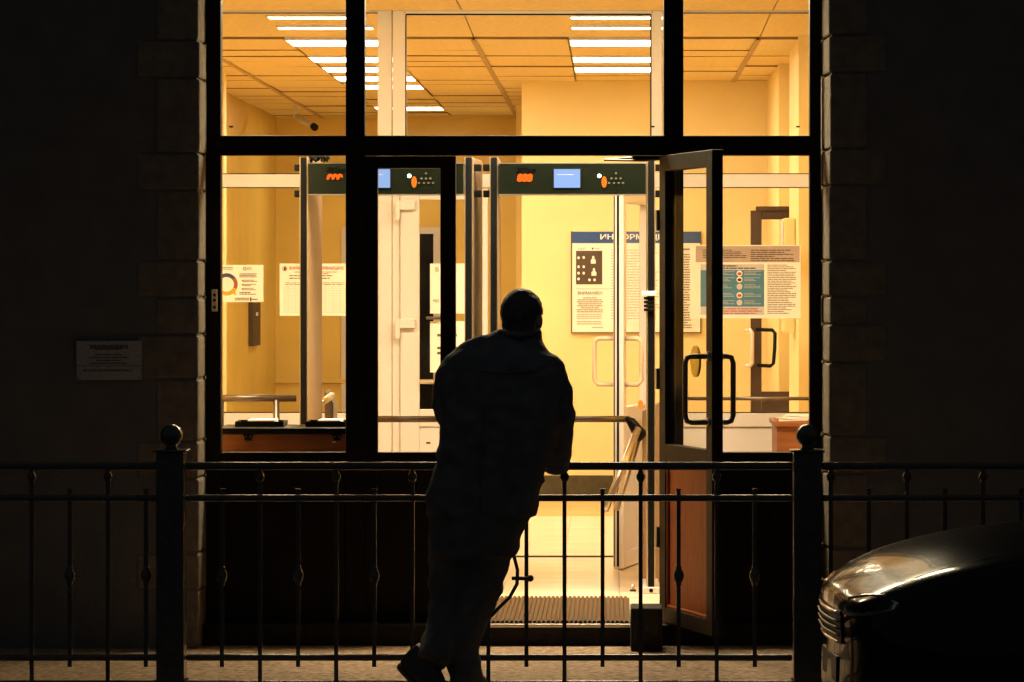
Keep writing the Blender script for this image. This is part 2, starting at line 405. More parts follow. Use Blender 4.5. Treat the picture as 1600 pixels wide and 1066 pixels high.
# ------------------------------------------------------------------ entrance glazing
ent = thing('entrance_glazing', 'tall dark framed entrance glazing with upper and side panes', 'glazing', (X(800,FY),FY,-.004))
TOP = -320
def fr(name, *a, bevel=.004, m='frame', d=FY, t=.085): return MB().pb(*a, d, t).build(name, M[m], ent, bevel=bevel)
fr('side_frame',322,345,TOP,1003); fr('side_frame',1265,1283,TOP,1003)
fr('mullion',540,570,TOP,212); fr('mullion',1037,1068,TOP,212)
fr('mullion',540,570,243,1003); fr('mullion',1037,1068,243,1003)
fr('transom',345,1265,212,243,d=FY-.006)
fr('head_frame',345.3,1264.7,TOP,TOP+30,d=FY+.001)
for a,b in ((345.3,539.7),(1068.3,1264.7)):
    fr('sill_frame',a,b,707,722,d=FY-.003); fr('infill_panel',a,b,722.2,1003,d=FY+.012,t=.05)
def bead(a,b,c,d_,parent,dd=FY+.02):
    e=2.2; m=MB(); m.pb(a,a+e,c,d_,dd,.02).pb(b-e,b,c,d_,dd,.02).pb(a+e,b-e,c,c+e,dd,.02).pb(a+e,b-e,d_-e,d_,dd,.02)
    return m.build('glazing_bead', M['frame'], parent, bevel=.002)
panes = [(345,540,TOP+30,212),(570,1037,TOP+30,212),(1068,1265,TOP+30,212),(345,540,243,707),(1068,1265,243,707)]
for a,b,c,e in panes:
    MB().pb(a,b,c,e,FY+.042,.008).build('window_pane', M['glass'], ent)
lp = MB().pb(330.5,339.5,452,487,FY-.012,.011).build('lock_plate', M['steel'], ent, bevel=.004)
for y in (459,467,478): MB().pb(333,337,y,y+4.5,FY-.0135,.0015).build('slot', M['black'], lp)

# closed narrow leaf
cd = thing('entrance_door', 'closed narrow dark door leaf with tall glass, left of the doorway', 'door', (X(640,FY),FY,0))
D2 = FY+.004
for nm,a in (('stile',(570.6,590,244,990)),('stile',(688,712,244,990)),('top_rail',(590,688,244,263)),('middle_rail',(590,688,707,722)),('bottom_rail',(590,688,960,990))):
    MB().pb(*a,D2,.06).build(nm, M['frame'], cd, bevel=.003)
MB().pb(590,688,722.2,959.8,D2+.018,.03).build('lower_panel', M['frame'], cd)
MB().pb(590,688,263,707,D2+.028,.008).build('glass_pane', M['glass'], cd)

# open leaf: hinged at the right mullion, swung out over the pavement
hx, hy = X(1030,FY), FY-.004
fx_, fy_ = .447, 17.345
u = Vector((fx_-hx, fy_-hy, 0)); LW = u.length; u.normalize(); n_ = Vector((-u.y, u.x, 0))   # n_ points right
Mleaf = Matrix(((u.x,n_.x,0,hx),(u.y,n_.y,0,hy),(0,0,1,0),(0,0,0,1)))
od = thing('entrance_door', 'open dark brown glazed door leaf swung outward with long pull handles', 'door', (hx,hy,.004))
def lf(nm, u0,u1,z0,z1,m='frame',v0=0,v1=.052,bevel=.003): return MB(Mleaf).box(u0,u1,v0,v1,z0,z1).build(nm,M[m],od,bevel=bevel)
lf('stile',0,.10,.004,2.205); lf('stile',LW-.095,LW,.004,2.205)
lf('top_rail',.10,LW-.095,2.13,2.205); lf('middle_rail',.10,LW-.095,.77,.845); lf('bottom_rail',.10,LW-.095,.004,.075)
lf('lower_panel',.10,LW-.095,.075,.77,'panel',.018,.036,0)
for z0,z1 in ((.075,.090),(.755,.77)): lf('panel_moulding',.10,LW-.095,z0,z1,'panel',.006,.046,.004)
for u0,u1 in ((.10,.115),(LW-.110,LW-.095)): lf('panel_moulding',u0,u1,.090,.755,'panel',.006,.046,.004)
lf('glass_pane',.10,LW-.095,.845,2.13,'glass',.022,.030,0)
for z in (.35,1.1,1.85): lf('hinge',-.025,.0,z,z+.1,'darksteel',-.012,.012,.003)
def dhandle(side):
    v = -.006 if side < 0 else .058
    o = (-.112 if side < 0 else .115)
    uu = LW-.05; z0, z1 = 1.58-(660-450)*17.4/F, 1.58-(557-450)*17.4/F
    r = .0125; c = .03*(1 if side>0 else -1)
    pts = [(uu,v,z1),(uu,o-c,z1),(uu,o-c*.3,z1-.006),(uu,o,z1-.03),(uu,o,z0+.03),(uu,o-c*.3,z0+.006),(uu,o-c,z0),(uu,v,z0)]
    h = MB(Mleaf).tube(pts, r, 14).build('pull_handle', M['darksteel'], od, smooth=True)
    for z in (z0,z1): MB(Mleaf).tube([(uu,v-.004*side,z),(uu,v+.006*side,z)],.021,16).build('handle_rosette', M['steel'], h, smooth=False)
dhandle(-1); dhandle(1)
for v,mm in ((.0205,'yellow'),(.0305,'yellow')):
    c = Vector((LW*.60, v, Z(565,17.65))); m = MB(Mleaf)
    vs = [c+Vector((.073*math.cos(2*math.pi*i/28), 0, .073*math.sin(2*math.pi*i/28))) for i in range(28)]
    vs += [p+Vector((0,.001,0)) for p in vs]
    m.add(vs, [list(range(28)), list(range(55,27,-1))]+[(i,(i+1)%28,(i+1)%28+28,i+28) for i in range(28)]); m.build('round_sticker', M[mm], od)
# door closer on the transom above the opening
dc = thing('door_closer', 'dark folding door closer arm under the transom above the opening', 'door closer', at(990,252,FY+.13))
MB().pb(985,1034,243.5,250,FY+.12,.05).build('closer_body', M['black'], dc, bevel=.004)
MB().tube([at(988,247,FY+.10), at(945,250,FY-.02+.16)], .006, 8).build('closer_arm', M['darksteel'], dc)
MB().tube([at(944,250,FY+.14), at(1006,251.5,FY+.02), at(1033,249,FY-.03)], .005, 8).build('closer_arm', M['darksteel'], dc)

# door mat
mt = thing('door_mat', 'brown ribbed door mat lying inside the open doorway', 'door mat', (X(845,19),18.8,0))
mx0, mx1 = X(690,18.2), X(985,18.2)
MB().box(mx0,mx1,18.06,19.52,.001,.006).build('mat_backing', M['matgroove'], mt)
rb = MB(); nx = int((mx1-mx0)/.0215)
for i in range(nx):
    x = mx0+.004+i*(mx1-mx0-.008)/nx; rb.box(x,x+.0135,18.065,19.515,.006,.0145)
tag(rb.build('mat_ribs', M['mat'], mt), kind='stuff')
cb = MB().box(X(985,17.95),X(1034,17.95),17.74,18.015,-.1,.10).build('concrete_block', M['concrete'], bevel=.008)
tag(cb, 'low dark concrete block beside the step under the open door leaf', 'block')

# ------------------------------------------------------------------ inner white partition
PD = 22.5
pt = thing('inner_partition', 'white framed glazed partition behind the metal detectors', 'partition', (X(800,PD),PD,0))
def pp(nm,*a,m='pvc',d=PD,t=.07,bevel=.004): return MB().pb(*a,d,t).build(nm,M[m],pt,bevel=bevel)
pxl, pxr = HX+XW0*F/PD+1, HX+XW1*F/PD-1
pp('post',590,612.5,-22,871); pp('post',1035.5,1058,-22,871)
for a,b in ((pxl,589.7),(1058.3,pxr)):
    pp('top_rail',a,b,-22,20); pp('transom_rail',a,b,272,293); pp('bottom_rail',a,b,645,667)
    pp('lower_panel',a,b,667.5,871,d=PD+.02,t=.03)
    pp('glass_pane',a,b,20.2,271.8,m='iglass',d=PD+.03,t=.008,bevel=0); pp('glass_pane',a,b,293.2,644.8,m='iglass',d=PD+.03,t=.008,bevel=0)
pp('head_rail',613,1035,-22,-1); pp('transom_rail',613,1035,272,293)
cw = MB()
e_ = [(613.5,-.5),(1034.5,-.5),(1034.5,240),(613.5,240)]; i_ = [(635,23.5),(1016,23.5),(1016,216),(635,216)]
for k in range(4):
    a,b,c,d_ = e_[k], e_[(k+1)%4], i_[(k+1)%4], i_[k]
    poly = [(X(p[0],PD-.02),Z(p[1],PD-.02)) for p in (a,b,c,d_)]
    cx = sum(p[0] for p in poly)/4; cz = sum(p[1] for p in poly)/4
    poly = [(cx+(x-cx)*.9985, cz+(z-cz)*.9985) for x,z in poly]
    MB().prism(poly, PD-.02, PD+.05).build('casement_bar', M['pvc'], pt, bevel=.004)
pp('glass_pane',635,1016,23.5,216,m='iglass',d=PD+.01,t=.008,bevel=0)
gk = MB(); q=1.2
gk.pb(633.2,635.2,22.5,217,PD-.0215,.01).pb(1015.8,1018,22.5,217,PD-.0215,.01).pb(635.2,1015.8,21.4,24,PD-.0215,.01).build('glazing_gasket', M['black'], pt)
for a,b in ((pxl,589.7),(1058.3,pxr)):
    MB().pb(a,b,19.8,21,PD-.002,.02).pb(a,b,271,272.2,PD-.002,.02).pb(a,b,292.8,294,PD-.002,.02).pb(a,b,644,645.2,PD-.002,.02).build('glazing_gasket', M['black'], pt)
for x,y in ((361,198),(1247,198),(1020,198)): MB().pb(x-3,x+3,y-1.3,y+1.3,PD-.026,.03).build('drain_cap', M['black'], pt)
# fixed jamb and the closed inner leaf
pp('door_jamb',613,625,293.5,871,d=PD-.012)
il = thing('inner_door', 'closed white inner door leaf with grey hinges and notices on its glass', 'door', (X(690,PD),PD-.04,0))
ID = PD-.045
for nm,a in (('stile',(625.5,655,295,868)),('stile',(744,762,295,868)),('top_rail',(655,744,295,312)),('middle_rail',(655,744,640,667)),('bottom_rail',(655,744,850,868))):
    MB().pb(*a,ID,.06).build(nm,M['pvc'],il,bevel=.004)
MB().pb(655,744,667.4,849.6,ID+.014,.03).build('lower_panel',M['pvc'],il)
MB().pb(655,744,312,640,ID+.028,.008).build('glass_pane',M['iglass'],il)
MB().pb(666,672.5,691,693.5,ID+.012,.004).build('drain_cap',M['black'],il)
for y in (313,498):
    h = MB().pb(624,648,y,y+15,ID-.045,.043).build('hinge',M['pvc'],il,bevel=.004)
    MB().pb(617.5,624.5,y,y+31,ID-.050,.040).build('hinge_barrel',M['pvc'],h,bevel=.004)
MB().pb(666,688,495,499.5,ID-.02,.018).build('door_latch',M['darksteel'],il,bevel=.003)
MB().pb(656,677,595,600,ID-.03,.02).build('letter_flap',M['steel'],il,bevel=.003)

def poster(name,label,px0,px1,py0,py1,d,cat='notice'):
    o = MB().pb(px0,px1,py0,py1,d,.0016).build(name,M['paper']); return tag(o,label,cat)
def text(s,px0,px1,pyb,hpx,d,m,parent,name='lettering',shear=0,bold=0):
    c = bpy.data.curves.new('t','FONT'); c.body = s; c.size = 1; c.shear = shear; c.offset = bold; c.extrude = .01; c.resolution_u = 3
    o = bpy.data.objects.new('t',c); COL.objects.link(o); bpy.context.view_layer.update()
    dg = bpy.context.evaluated_depsgraph_get(); me = bpy.data.meshes.new_from_object(o.evaluated_get(dg))
    bpy.data.objects.remove(o); bpy.data.curves.remove(c)
    xs=[v.co.x for v in me.vertices]; ys=[v.co.y for v in me.vertices]
    x0,x1,y0,y1=min(xs),max(xs),min(ys),max(ys); k=d/F; b=at(px0,pyb,d)
    sx=(px1-px0)*k/(x1-x0); sy=hpx*k/(y1-y0); org=ORG[parent.name]
    for v in me.vertices:
        v.co = Vector((b.x+(v.co.x-x0)*sx, d-.0006-v.co.z*.05, b.z+(v.co.y-y0)*sy))-org
    r = bpy.data.objects.new(name,me); COL.objects.link(r); r.parent=parent; me.materials.append(m); ORG[r.name]=org; return r
pd_ = ID+.024
p = poster('paper_notice','upper white notice taped on the dark glass of the inner door',672,740,412,490,pd_)
text('В',680.5,685.5,424.5,6.5,pd_-.001,M['ink'],p); text('ер',677,686,474,6,pd_-.001,M['ink'],p)
p = poster('paper_notice','lower long white notice taped on the dark glass of the inner door',672,740,502,582,pd_)
lines(p,'print_lines',M['inkgrey'],683,735,520,528,1,pd_-.001); lines(p,'print_lines',M['inkgrey'],683,735,540,556,2,pd_-.001)

# notices stuck on the partition glass
G = PD+.026
p = poster('paper_notice','white notice with a round speech bubble emblem at the far left pane',333,411.5,414,472,G)
lines(p,'print_lines',M['inkgrey'],346,364,417,422,2,G-.001,.5)
lines(p,'print_lines',M['inkgrey'],374,402,427,434,3,G-.001,.6)
for y in (437,443.5,450): lines(p,'print_lines',M['inkgrey'],379,402,y,y+4,2,G-.001,.6)
for y in (438.5,445,451.5): MB().disc(378.5,y,.9,1.1,G-.001).build('bullet_mark',M['ink'],p)
lines(p,'print_lines',M['inkgrey'],374,401,456,461,2,G-.001,.6)
lines(p,'print_lines',M['ink'],367,389,465,470,2,G-.001,.6,ragged=False)
MB().pb(390.5,393,465,471,G-.001,.0008).build('emblem_mark',M['ink'],p)
lines(p,'print_lines',M['ink'],394,403,466.5,469.5,1,G-.001,.7,ragged=False)
def ring(parent,cx,cy,r0,r1,a0,a1,d,m,n=14):
    b=MB()
    c=at(cx,cy,d); k=d/F
    for i in range(n):
        t0=R(a0+(a1-a0)*i/n); t1=R(a0+(a1-a0)*(i+1)/n)
        q=[(c.x+math.cos(t)*r*k, c.z+math.sin(t)*r*k) for t,r in ((t0,r0),(t0,r1),(t1,r1),(t1,r0))]
        b.prism(q,d,d+.0008)
    return b.build('emblem_ring',m,parent)
for a0,a1,mm in ((40,180,'navy'),(-25,40,'maroon'),(-180,-25,'orange')): ring(p,354,444.5,11.5,17.5,a0,a1,G-.001,M[mm])
c=[(X(a,G),Z(b,G)) for a,b in ((358,455),(367,452),(369,462))]; MB().prism(c,G-.0016,G-.0006).build('emblem_tail',M['orange'],p)
ring(p,382.5,420,1.6,2.8,0,360,G-.001,M['ink']); lines(p,'print_lines',M['maroon'],386,397,417.5,422,3,G-.001,.6)

p = poster('paper_notice','wide white notice with a red round emblem and an empty table below its heading',437,545,412,493.5,G)
ring(p,445,420,2.9,4.0,0,360,G-.001,M['inkred']); MB().disc(445.2,420,1.9,2.6,G-.001).build('emblem_mark',M['ink'],p)
text('ВНИМАНИЮ ПРОЖИВАЮЩИХ!',452,537,422.5,6,G-.001,M['inkred'],p,bold=.02)
lines(p,'print_lines',M['inkgrey'],454,534,424,429,2,G-.001,.45,center=True)
lines(p,'print_lines',M['inkgrey'],452,520,429,437,2,G-.001,.4)
lines(p,'print_lines',M['inkgrey'],446,538,441,446,2,G-.001,.4,ragged=False)
g = MB()
for i in range(16): g.pb(444,541,448+i*2.7,448.25+i*2.7,G-.0008,.0006)
for x in (444,450,461,476,494,508,520,531,541): g.pb(x,x+.25,440,489,G-.0008,.0006)
g.build('table_rules',M['taupe'],p)

p = poster('paper_notice','large notice with a teal panel of round pictures on the right hand pane',1078,1251,383,497.5,G)
MB().pb(1087,1249.5,384.5,410,G-.001,.0008).build('heading_band',M['taupe'],p)
lines(p,'print_lines',M['ink'],1098,1167,389.5,404,5,G-.0022,.38); lines(p,'print_lines',M['ink'],1173,1243,389.5,409,6,G-.0022,.38)
MB().pb(1094.5,1194,413,422,G-.001,.0008).build('heading_band',M['lilac'],p)
lines(p,'print_lines',M['ink'],1104,1183,414,421,2,G-.0022,.5)
MB().pb(1094.5,1194,422.2,479.5,G-.001,.0008).build('picture_panel',M['teal'],p)
for y,mm in ((427.5,'paper'),(437,'ink'),(448,'lilac'),(461.5,'inkred'),(473,'lilac')):
    MB().disc(1155.5,y,4.6,4.6,G-.0022).build('round_picture',M['paper' if mm!='lilac' else 'lilac'],p)
    MB().disc(1155.5,y+.4,3.4,2.5,G-.0032).build('picture_mark',M[mm if mm not in('paper',) else 'inkred'],p)
    lines(p,'print_lines',M['lilac'],1163,1190,y-4,y+3,3,G-.0022,.3); lines(p,'print_lines',M['lilac'],1122,1148,y-4,y+3,3,G-.0022,.3)
MB().pb(1094.5,1194,479.8,492,G-.001,.0008).build('heading_band',M['lilac'],p)
lines(p,'print_lines',M['inkred'],1104,1190,481,491.5,3,G-.0022,.45)
lines(p,'print_lines',M['inkgrey'],1199,1244,413,491,28,G-.001,.42)

MB().pb(613,1034,868.5,874,PD+.02,.04).build('door_sill', M['wood'], pt, bevel=.003)
# opened inner leaf, seen nearly edge on
a0 = Vector((X(1003,22.42),22.42,0)); a1 = Vector((.0,21.5,0)); ul=(a1-a0); W2=ul.length; ul.normalize(); nl=Vector((-ul.y,ul.x,0))
Mi = Matrix(((ul.x,nl.x,0,a0.x),(ul.y,nl.y,0,a0.y),(0,0,1,0),(0,0,0,1)))
io = thing('inner_door','white inner door leaf standing open, seen almost edge on behind the detector','door',(a0.x,a0.y,.006))
def li(nm,u0,u1,z0,z1,m='pvc',v0=0,v1=.06,bevel=.005): return MB(Mi).box(u0,u1,v0,v1,z0,z1).build(nm,M[m],io,bevel=bevel)
li('stile',0,.09,.008,2.15); li('stile',W2-.09,W2,.008,2.15); li('top_rail',.09,W2-.09,2.06,2.15); li('middle_rail',.09,W2-.09,.82,.91); li('bottom_rail',.09,W2-.09,.008,.10)
li('lower_panel',.09,W2-.09,.10,.82,'pvc',.016,.044,0); li('glass_pane',.09,W2-.09,.91,2.06,'iglass',.026,.034,0)
MB(Mi).box(W2-.0005,W2+.004,.022,.034,.02,2.14).build('edge_seal',M['black'],io)
MB(Mi).box(W2-.0005,W2+.006,.004,.010,.02,2.14).build('edge_seal',M['wood'],io)
for s in (-1,1):
    v = -.002 if s<0 else .062; o=v+s*(.09 if s<0 else .09); uu=W2-.05; z1,z0=Z(529,21.55),Z(601,21.55)
    if s<0: o=-.115
    pts=[(uu,v,z1),(uu,o-.02*s,z1),(uu,o,z1-.02),(uu,o,z0+.02),(uu,o-.02*s,z0),(uu,v,z0)]
    MB(Mi).tube(pts,.0125,14).build('pull_handle',M['handle'],io,smooth=True)
li('lock_plate',W2-.07,W2-.03,Z(583,21.5),Z(560,21.5),'steel',-.006,0,.002)

# ------------------------------------------------------------------ hall furnishings
ib = thing('information_board','cream information board with a blue heading on the bright back wall','board',at(994,520,Y1-.03))
BD = Y1-.03
MB().pb(893,1095,362,520,BD,.024).build('board_panel',M['paper'],ib,bevel=.003)
fb = MB(); fb.pb(892.3,893.8,361.3,520.7,BD-.004,.03).pb(1094.2,1095.7,361.3,520.7,BD-.004,.03).pb(893.8,1094.2,519.2,520.7,BD-.004,.03)
fb.build('board_edge',M['wood'],ib)
hb = MB().pb(893.9,1094.1,362,380,BD-.003,.003).build('heading_band',M['blue'],ib)
text('ИНФОРМАЦИЯ',938,1047,376,10.5,BD-.004,M['white'],hb,bold=.015)
pk = MB().pb(900,941,392,444.5,BD-.003,.003).build('picture_panel',M['brownprint'],ib)
for x,y in ((904,403),(912,402.5),(904,417),(912,417),(904,427),(912,427),(904,436),(921,437.5),(929,437.5)): MB().disc(x,y,1.9,2.2,BD-.0045).build('round_picture',M['paper'],pk)
for x,y in ((927,406),(928,425)):
    MB().disc(x,y-3.5,1.8,2.6,BD-.0045).pb(x-3.8,x+3.8,y,y+6,BD-.0045,.002).pb(x-2.6,x+2.6,y-1.4,y,BD-.0045,.002).build('figure_mark',M['paper'],pk)
lines(pk,'print_lines',M['inkgrey'],902,938,394,396,1,BD-.0045,.5)
lines(ib,'print_lines',M['taupe'],903,916,387,390.5,2,BD-.002,.5)
MB().prism([(X(a,BD),Z(b,BD)) for a,b in ((924,387.2),(928,387.2),(926,391))],BD-.002,BD-.001).build('emblem_mark',M['ink'],ib); lines(ib,'print_lines',M['inkgrey'],929,938,387.8,390,1,BD-.002,.5)
MB().pb(900,955,451.2,451.8,BD-.002,.001).build('rule_line',M['taupe'],ib)
text('ВНИМАНИЕ!!!',903,941,460.5,5,BD-.002,M['ink'],ib,bold=.0)
lines(ib,'print_lines',M['inkgrey'],901,942,464,489,8,BD-.002,.4,center=True)
lines(ib,'print_lines',M['taupe'],901,940,490,499,3,BD-.002,.4,center=True); lines(ib,'print_lines',M['taupe'],901,940,501,508,2,BD-.002,.4,center=True)
lines(ib,'print_lines',M['inkgrey'],925,942,510.5,513,1,BD-.002,.45,ragged=False)
lines(ib,'print_lines',M['taupe'],955,1030,389,500,26,BD-.002,.25)
lines(ib,'print_lines',M['ink'],1067,1079,388,391.5,1,BD-.002,.8,ragged=False)
lines(ib,'print_lines',M['inkgrey'],1066,1081,396,514,30,BD-.002,.5)

wb = MB().box(XW0+.001,XW0+.04,32.85,33.55,1.08,1.50).build('wall_board',M['wood'],bevel=.004)
tag(wb,'dark brown board on the left wall, seen edge on below the emblem notice','board'); MB().box(XW0+.041,XW0+.055,33.12,33.2,1.34,1.37).build('hook',M['steel'],wb)

def detector(px0,px1,dleft,name_label,shift=0,zoff=0):
    d = 19.85
    x0, x1 = X(px0,d), X(px1,d); t = thing('metal_detector',name_label,'metal detector',((x0+x1)/2,d,0),'walk-through metal detectors')
    def skew(b):   # the frame stands very slightly askew
        for v in b.v: v.x += shift*(v.y-d)
        return b
    pw = .044; H = Z(246,d)
    for s,xa in ((-1,x0),(1,x1-pw)):
        post = skew(MB().box(xa,xa+pw,d+.012,d+.56,.03,H)).build('side_panel',M['detbody'],t,bevel=.006)
        skew(MB().box(xa+.006,xa+pw-.006,d-.004,d+.0118,.03,H)).build('front_edge',M['black'],post,bevel=.004)
        for q in (xa+.0005, xa+pw-.006): skew(MB().box(q,q+.0055,d-.002,d+.0119,.03,H)).build('edge_trim',M['steel'],post,bevel=.001)
        skew(MB().box(xa-.022,xa+pw+.022,d-.03,d+.59,0,.034)).build('foot_plate',M['pvc'],post,bevel=.004)
        MB().tube([(xa+pw/2,d-.031,.018),(xa+pw/2,d-.03+.002,.018)],.011,12).build('bolt',M['black'],post)
        xo = xa-.024 if s<0 else xa+pw+.002
        for y in (262,303): skew(MB().box(xo-.012,xo+.034 if s>0 else xo+.022,d+.06,d+.12,Z(y+5,d),Z(y-6,d))).build('sensor_cap',M['black'],post,bevel=.004)
    hx0, hx1 = x0+pw+.004, x1-pw-.004
    hd = MB().box(hx0,hx1,d-.02,d+.25,Z(304,d),Z(255 if zoff==0 else 255,d)).build('header_box',M['dethead'],t,bevel=.004)
    MB().box(hx0,hx1,d-.022,d-.0205,Z(305.5,d),Z(303.5,d)).build('header_trim',M['steel'],hd)
    px = lambda q: HX+ (hx0)*F/d + q          # offset in survey pixels from the header's left end
    fd = d-.0225
    text('ZKTeco',px(26),px(58),269,7.5,fd,M['void'],hd,shear=.35,bold=.03)
    text('000' if shift else '888',px(28),px(53),284.5,13,fd,M['digit'],hd,shear=.15,bold=.09)
    MB().pb(px(84),px(129),263.5,294.5,fd-.002,.003).build('screen_bezel',M['black'],hd,bevel=.001)
    MB().pb(px(86),px(127),264.5,293.5,fd-.004,.002).build('screen',M['screen'],hd)
    lines(hd,'screen_text',M['lilac'],px(92),px(118),271,275,1,fd-.005,.12)
    MB().disc(px(157),275,2.8,2.8,fd-.003).build('status_lamp',M['led'],hd)
    MB().disc(px(164.5),284.5,4.2,9.0,fd-.003).build('call_lamp',M['amber'],hd)
    for (ax,ay) in ((183,271),(176,279),(183,279),(190,279),(172,286),(180,286),(187,286),(194,286)):
        MB().disc(px(ax),ay,1.9,1.6,fd-.002,.003).build('key_button',M['keys'],hd)
    lines(hd,'print_lines',M['black'],px(165),px(200),298.5,302,1,fd,.8)
    return t,x0,x1,d,hd
det1 = detector(468,739,0,'left walk-through metal detector, its header seen through the closed leaf glass',shift=.055)
det2 = detector(765,1024,0,'walk-through metal detector standing in the open doorway, screen lit blue',shift=.0)
# worn white strip and ribbed sleeve on the doorway detector's right post
rp_ = MB().pb(1003,1025.5,455,462.5,19.815,.03).build('light_strip',M['white'],det2[0],bevel=.003)
for i in range(4): MB().pb(1006,1022.5,464+i*6,468.5+i*6,19.826,.02).build('cable_clip',M['black'],det2[0],bevel=.002)
cbn = MB()
for i in range(7):
    x = 487+random.uniform(0,22); pts=[at(x+random.uniform(-7,7),253-abs(math.sin(j*1.3+i))*9,19.9+.02*j) for j in range(6)]
    cbn.tube(pts,.006,6)
tag(cbn.build('cable_bundle',M['black'],smooth=True),'tangle of black cables on top of the left metal detector','cables')

def turnstile(px0,px1,top,d,label,mirror=False,arms=()):
    x0,x1=X(px0,d),X(px1,d); zt=Z(top,d); t=thing('turnstile',label,'turnstile',((x0+x1)/2,d,0),'tripod turnstiles')
    b=MB(); zf=zt-.07; sx=-1 if not mirror else 1
    b.prism([(x0,.0),(x1,.0),(x1,zt),(x0,zf)] if not mirror else [(x0,0),(x1,0),(x1,zf),(x0,zt)],d,d+.30).build('housing',M['darksteel'] if mirror else M['detbody'],t,bevel=.006)
    return t,x0,x1
TD=20.65
t,x0,x1 = turnstile(1004,1048,622,TD,'brown tripod turnstile with slanting chrome arms right of the doorway')
hub0=Vector((x0-.005,TD+.1,Z(668,TD))); ax=Vector((-.72,0,.3)).normalized()
hb_=MB().tube([at(1006,684,TD-.01),at(996,674,TD-.01),at(986,659,TD-.01),at(978,652,TD-.01)],[.034,.034,.026,.010],16).build('hub',M['black'],t,smooth=True)
MB().tube([at(984,655,TD),at(838,655,TD)],.0175,16).build('arm',M['darksteel'],t,smooth=True)
MB().tube([at(997,670,TD-.05),at(946,797,TD-.32)],.0195,16).build('arm',M['steel'],t,smooth=True)
MB().tube([at(1000,672,TD+.05),at(963,796,TD+.2)],.0195,16).build('arm',M['steel'],t,smooth=True)
MB().disc(1001,632,4.2,6.5,TD-.008,.008).build('call_lamp',M['amber'],t)
t,x0,x1 = turnstile(507,521,610,TD,'slim dark turnstile post left of the closed door leaf',mirror=True)
MB().tube([at(519,618,TD-.02),at(499,632,TD-.2)],.018,14).build('arm',M['steel'],t,smooth=True)
bb = thing('barrier_bar','horizontal steel barrier bar in front of the white inner door','barrier',(X(560,TD),TD,0))
MB().tube([at(556,655,TD),at(735,655,TD)],.0175,16).build('bar',M['darksteel'],bb,smooth=True)
MB().tube([(X(558,TD),TD,0),(X(558,TD),TD,Z(652,TD))],.022,14).build('post',M['darksteel'],bb,smooth=True)

gr = thing('guard_rail','steel guard rail with posts behind the left side pane','railing',(X(400,20.2),20.2,0))
MB().tube([at(300,622.5,20.2),at(463,622.5,20.2)],.0185,16).build('top_bar',M['darksteel'],gr,smooth=True)
for x in (345,432): MB().tube([(X(x,20.2),20.2,0),(X(x,20.2),20.2,Z(624,20.2))],.0175,14).build('post',M['darksteel'],gr,smooth=True)
gr2 = thing('guard_rail','thin dark guard rail crossing behind the right side pane','railing',(X(1165,20.9),20.9,0))
MB().tube([at(1060,623,20.9),at(1310,623,20.9)],.010,12).build('top_bar',M['darksteel'],gr2,smooth=True)
for x in (1061,1300): MB().tube([(X(x,20.9),20.9,0),(X(x,20.9),20.9,Z(623,20.9))],.010,10).build('post',M['darksteel'],gr2,smooth=True)

TT=18.60
tb = thing('inspection_table','reddish brown inspection table with a dark top behind the left pane','table',(X(442,TT),TT+.25,0))
zt=Z(669,TT); tx0,tx1=X(338,TT),X(556,TT)
MB().box(tx0,tx1,TT-.01,TT+.5,zt-.03,zt).build('table_top',M['black'],tb,bevel=.004)
MB().box(tx0+.01,tx1-.01,TT+.004,TT+.022,.30,zt-.031).build('front_panel',M['deskbrown'],tb)
for a in (tx0+.01,tx1-.05):
    for y in (TT+.03,TT+.45): MB().box(a,a+.04,y,y+.04,0,zt-.031).build('leg',M['darksteel'],tb)
for x in (387.5,526.5):
    q=[(X(a,TT),Z(b,TT)) for a,b in ((x-8.5,678.5),(x+8.5,678.5),(x+6,683),(x+6,688.5),(x-5,688.5),(x-6,683))]
    b_=MB().prism(q,TT-.004,TT+.003).build('bracket',M['black'],tb)
    for s in (-3.5,3.5): MB().disc(x+s,682.5,.8,.8,TT-.006,.002,8).build('screw',M['steel'],b_)
MB().pb(519.5,524.5,690,691.8,TT+.002,.002).build('sticker',M['white'],tb)
for (a,b,lab) in ((367,443,'shallow dark tray with a white sheet on the table, left of the two'),(477,546,'shallow dark tray with a white sheet on the table, beside the detector post')):
    ty=TT+.16; tr=thing('tray',lab,'tray',((X(a,ty)+X(b,ty))/2,ty+.1,zt),'trays on the inspection table')
    xa,xb=X(a,ty),X(b,ty); m=MB(); m.box(xa,xb,ty,ty+.25,zt+.001,zt+.006)
    m.box(xa,xb,ty,ty+.006,zt+.006,zt+.026).box(xa,xb,ty+.244,ty+.25,zt+.006,zt+.026).box(xa,xa+.006,ty+.006,ty+.244,zt+.006,zt+.026).box(xb-.006,xb,ty+.006,ty+.244,zt+.006,zt+.026)
    m.build('tray_body',M['black'],tr)
    MB().box(xa+.06,xb-.045,ty+.02,ty+.23,zt+.0065,zt+.033).build('paper_stack',M['paper'],tr,bevel=.002)

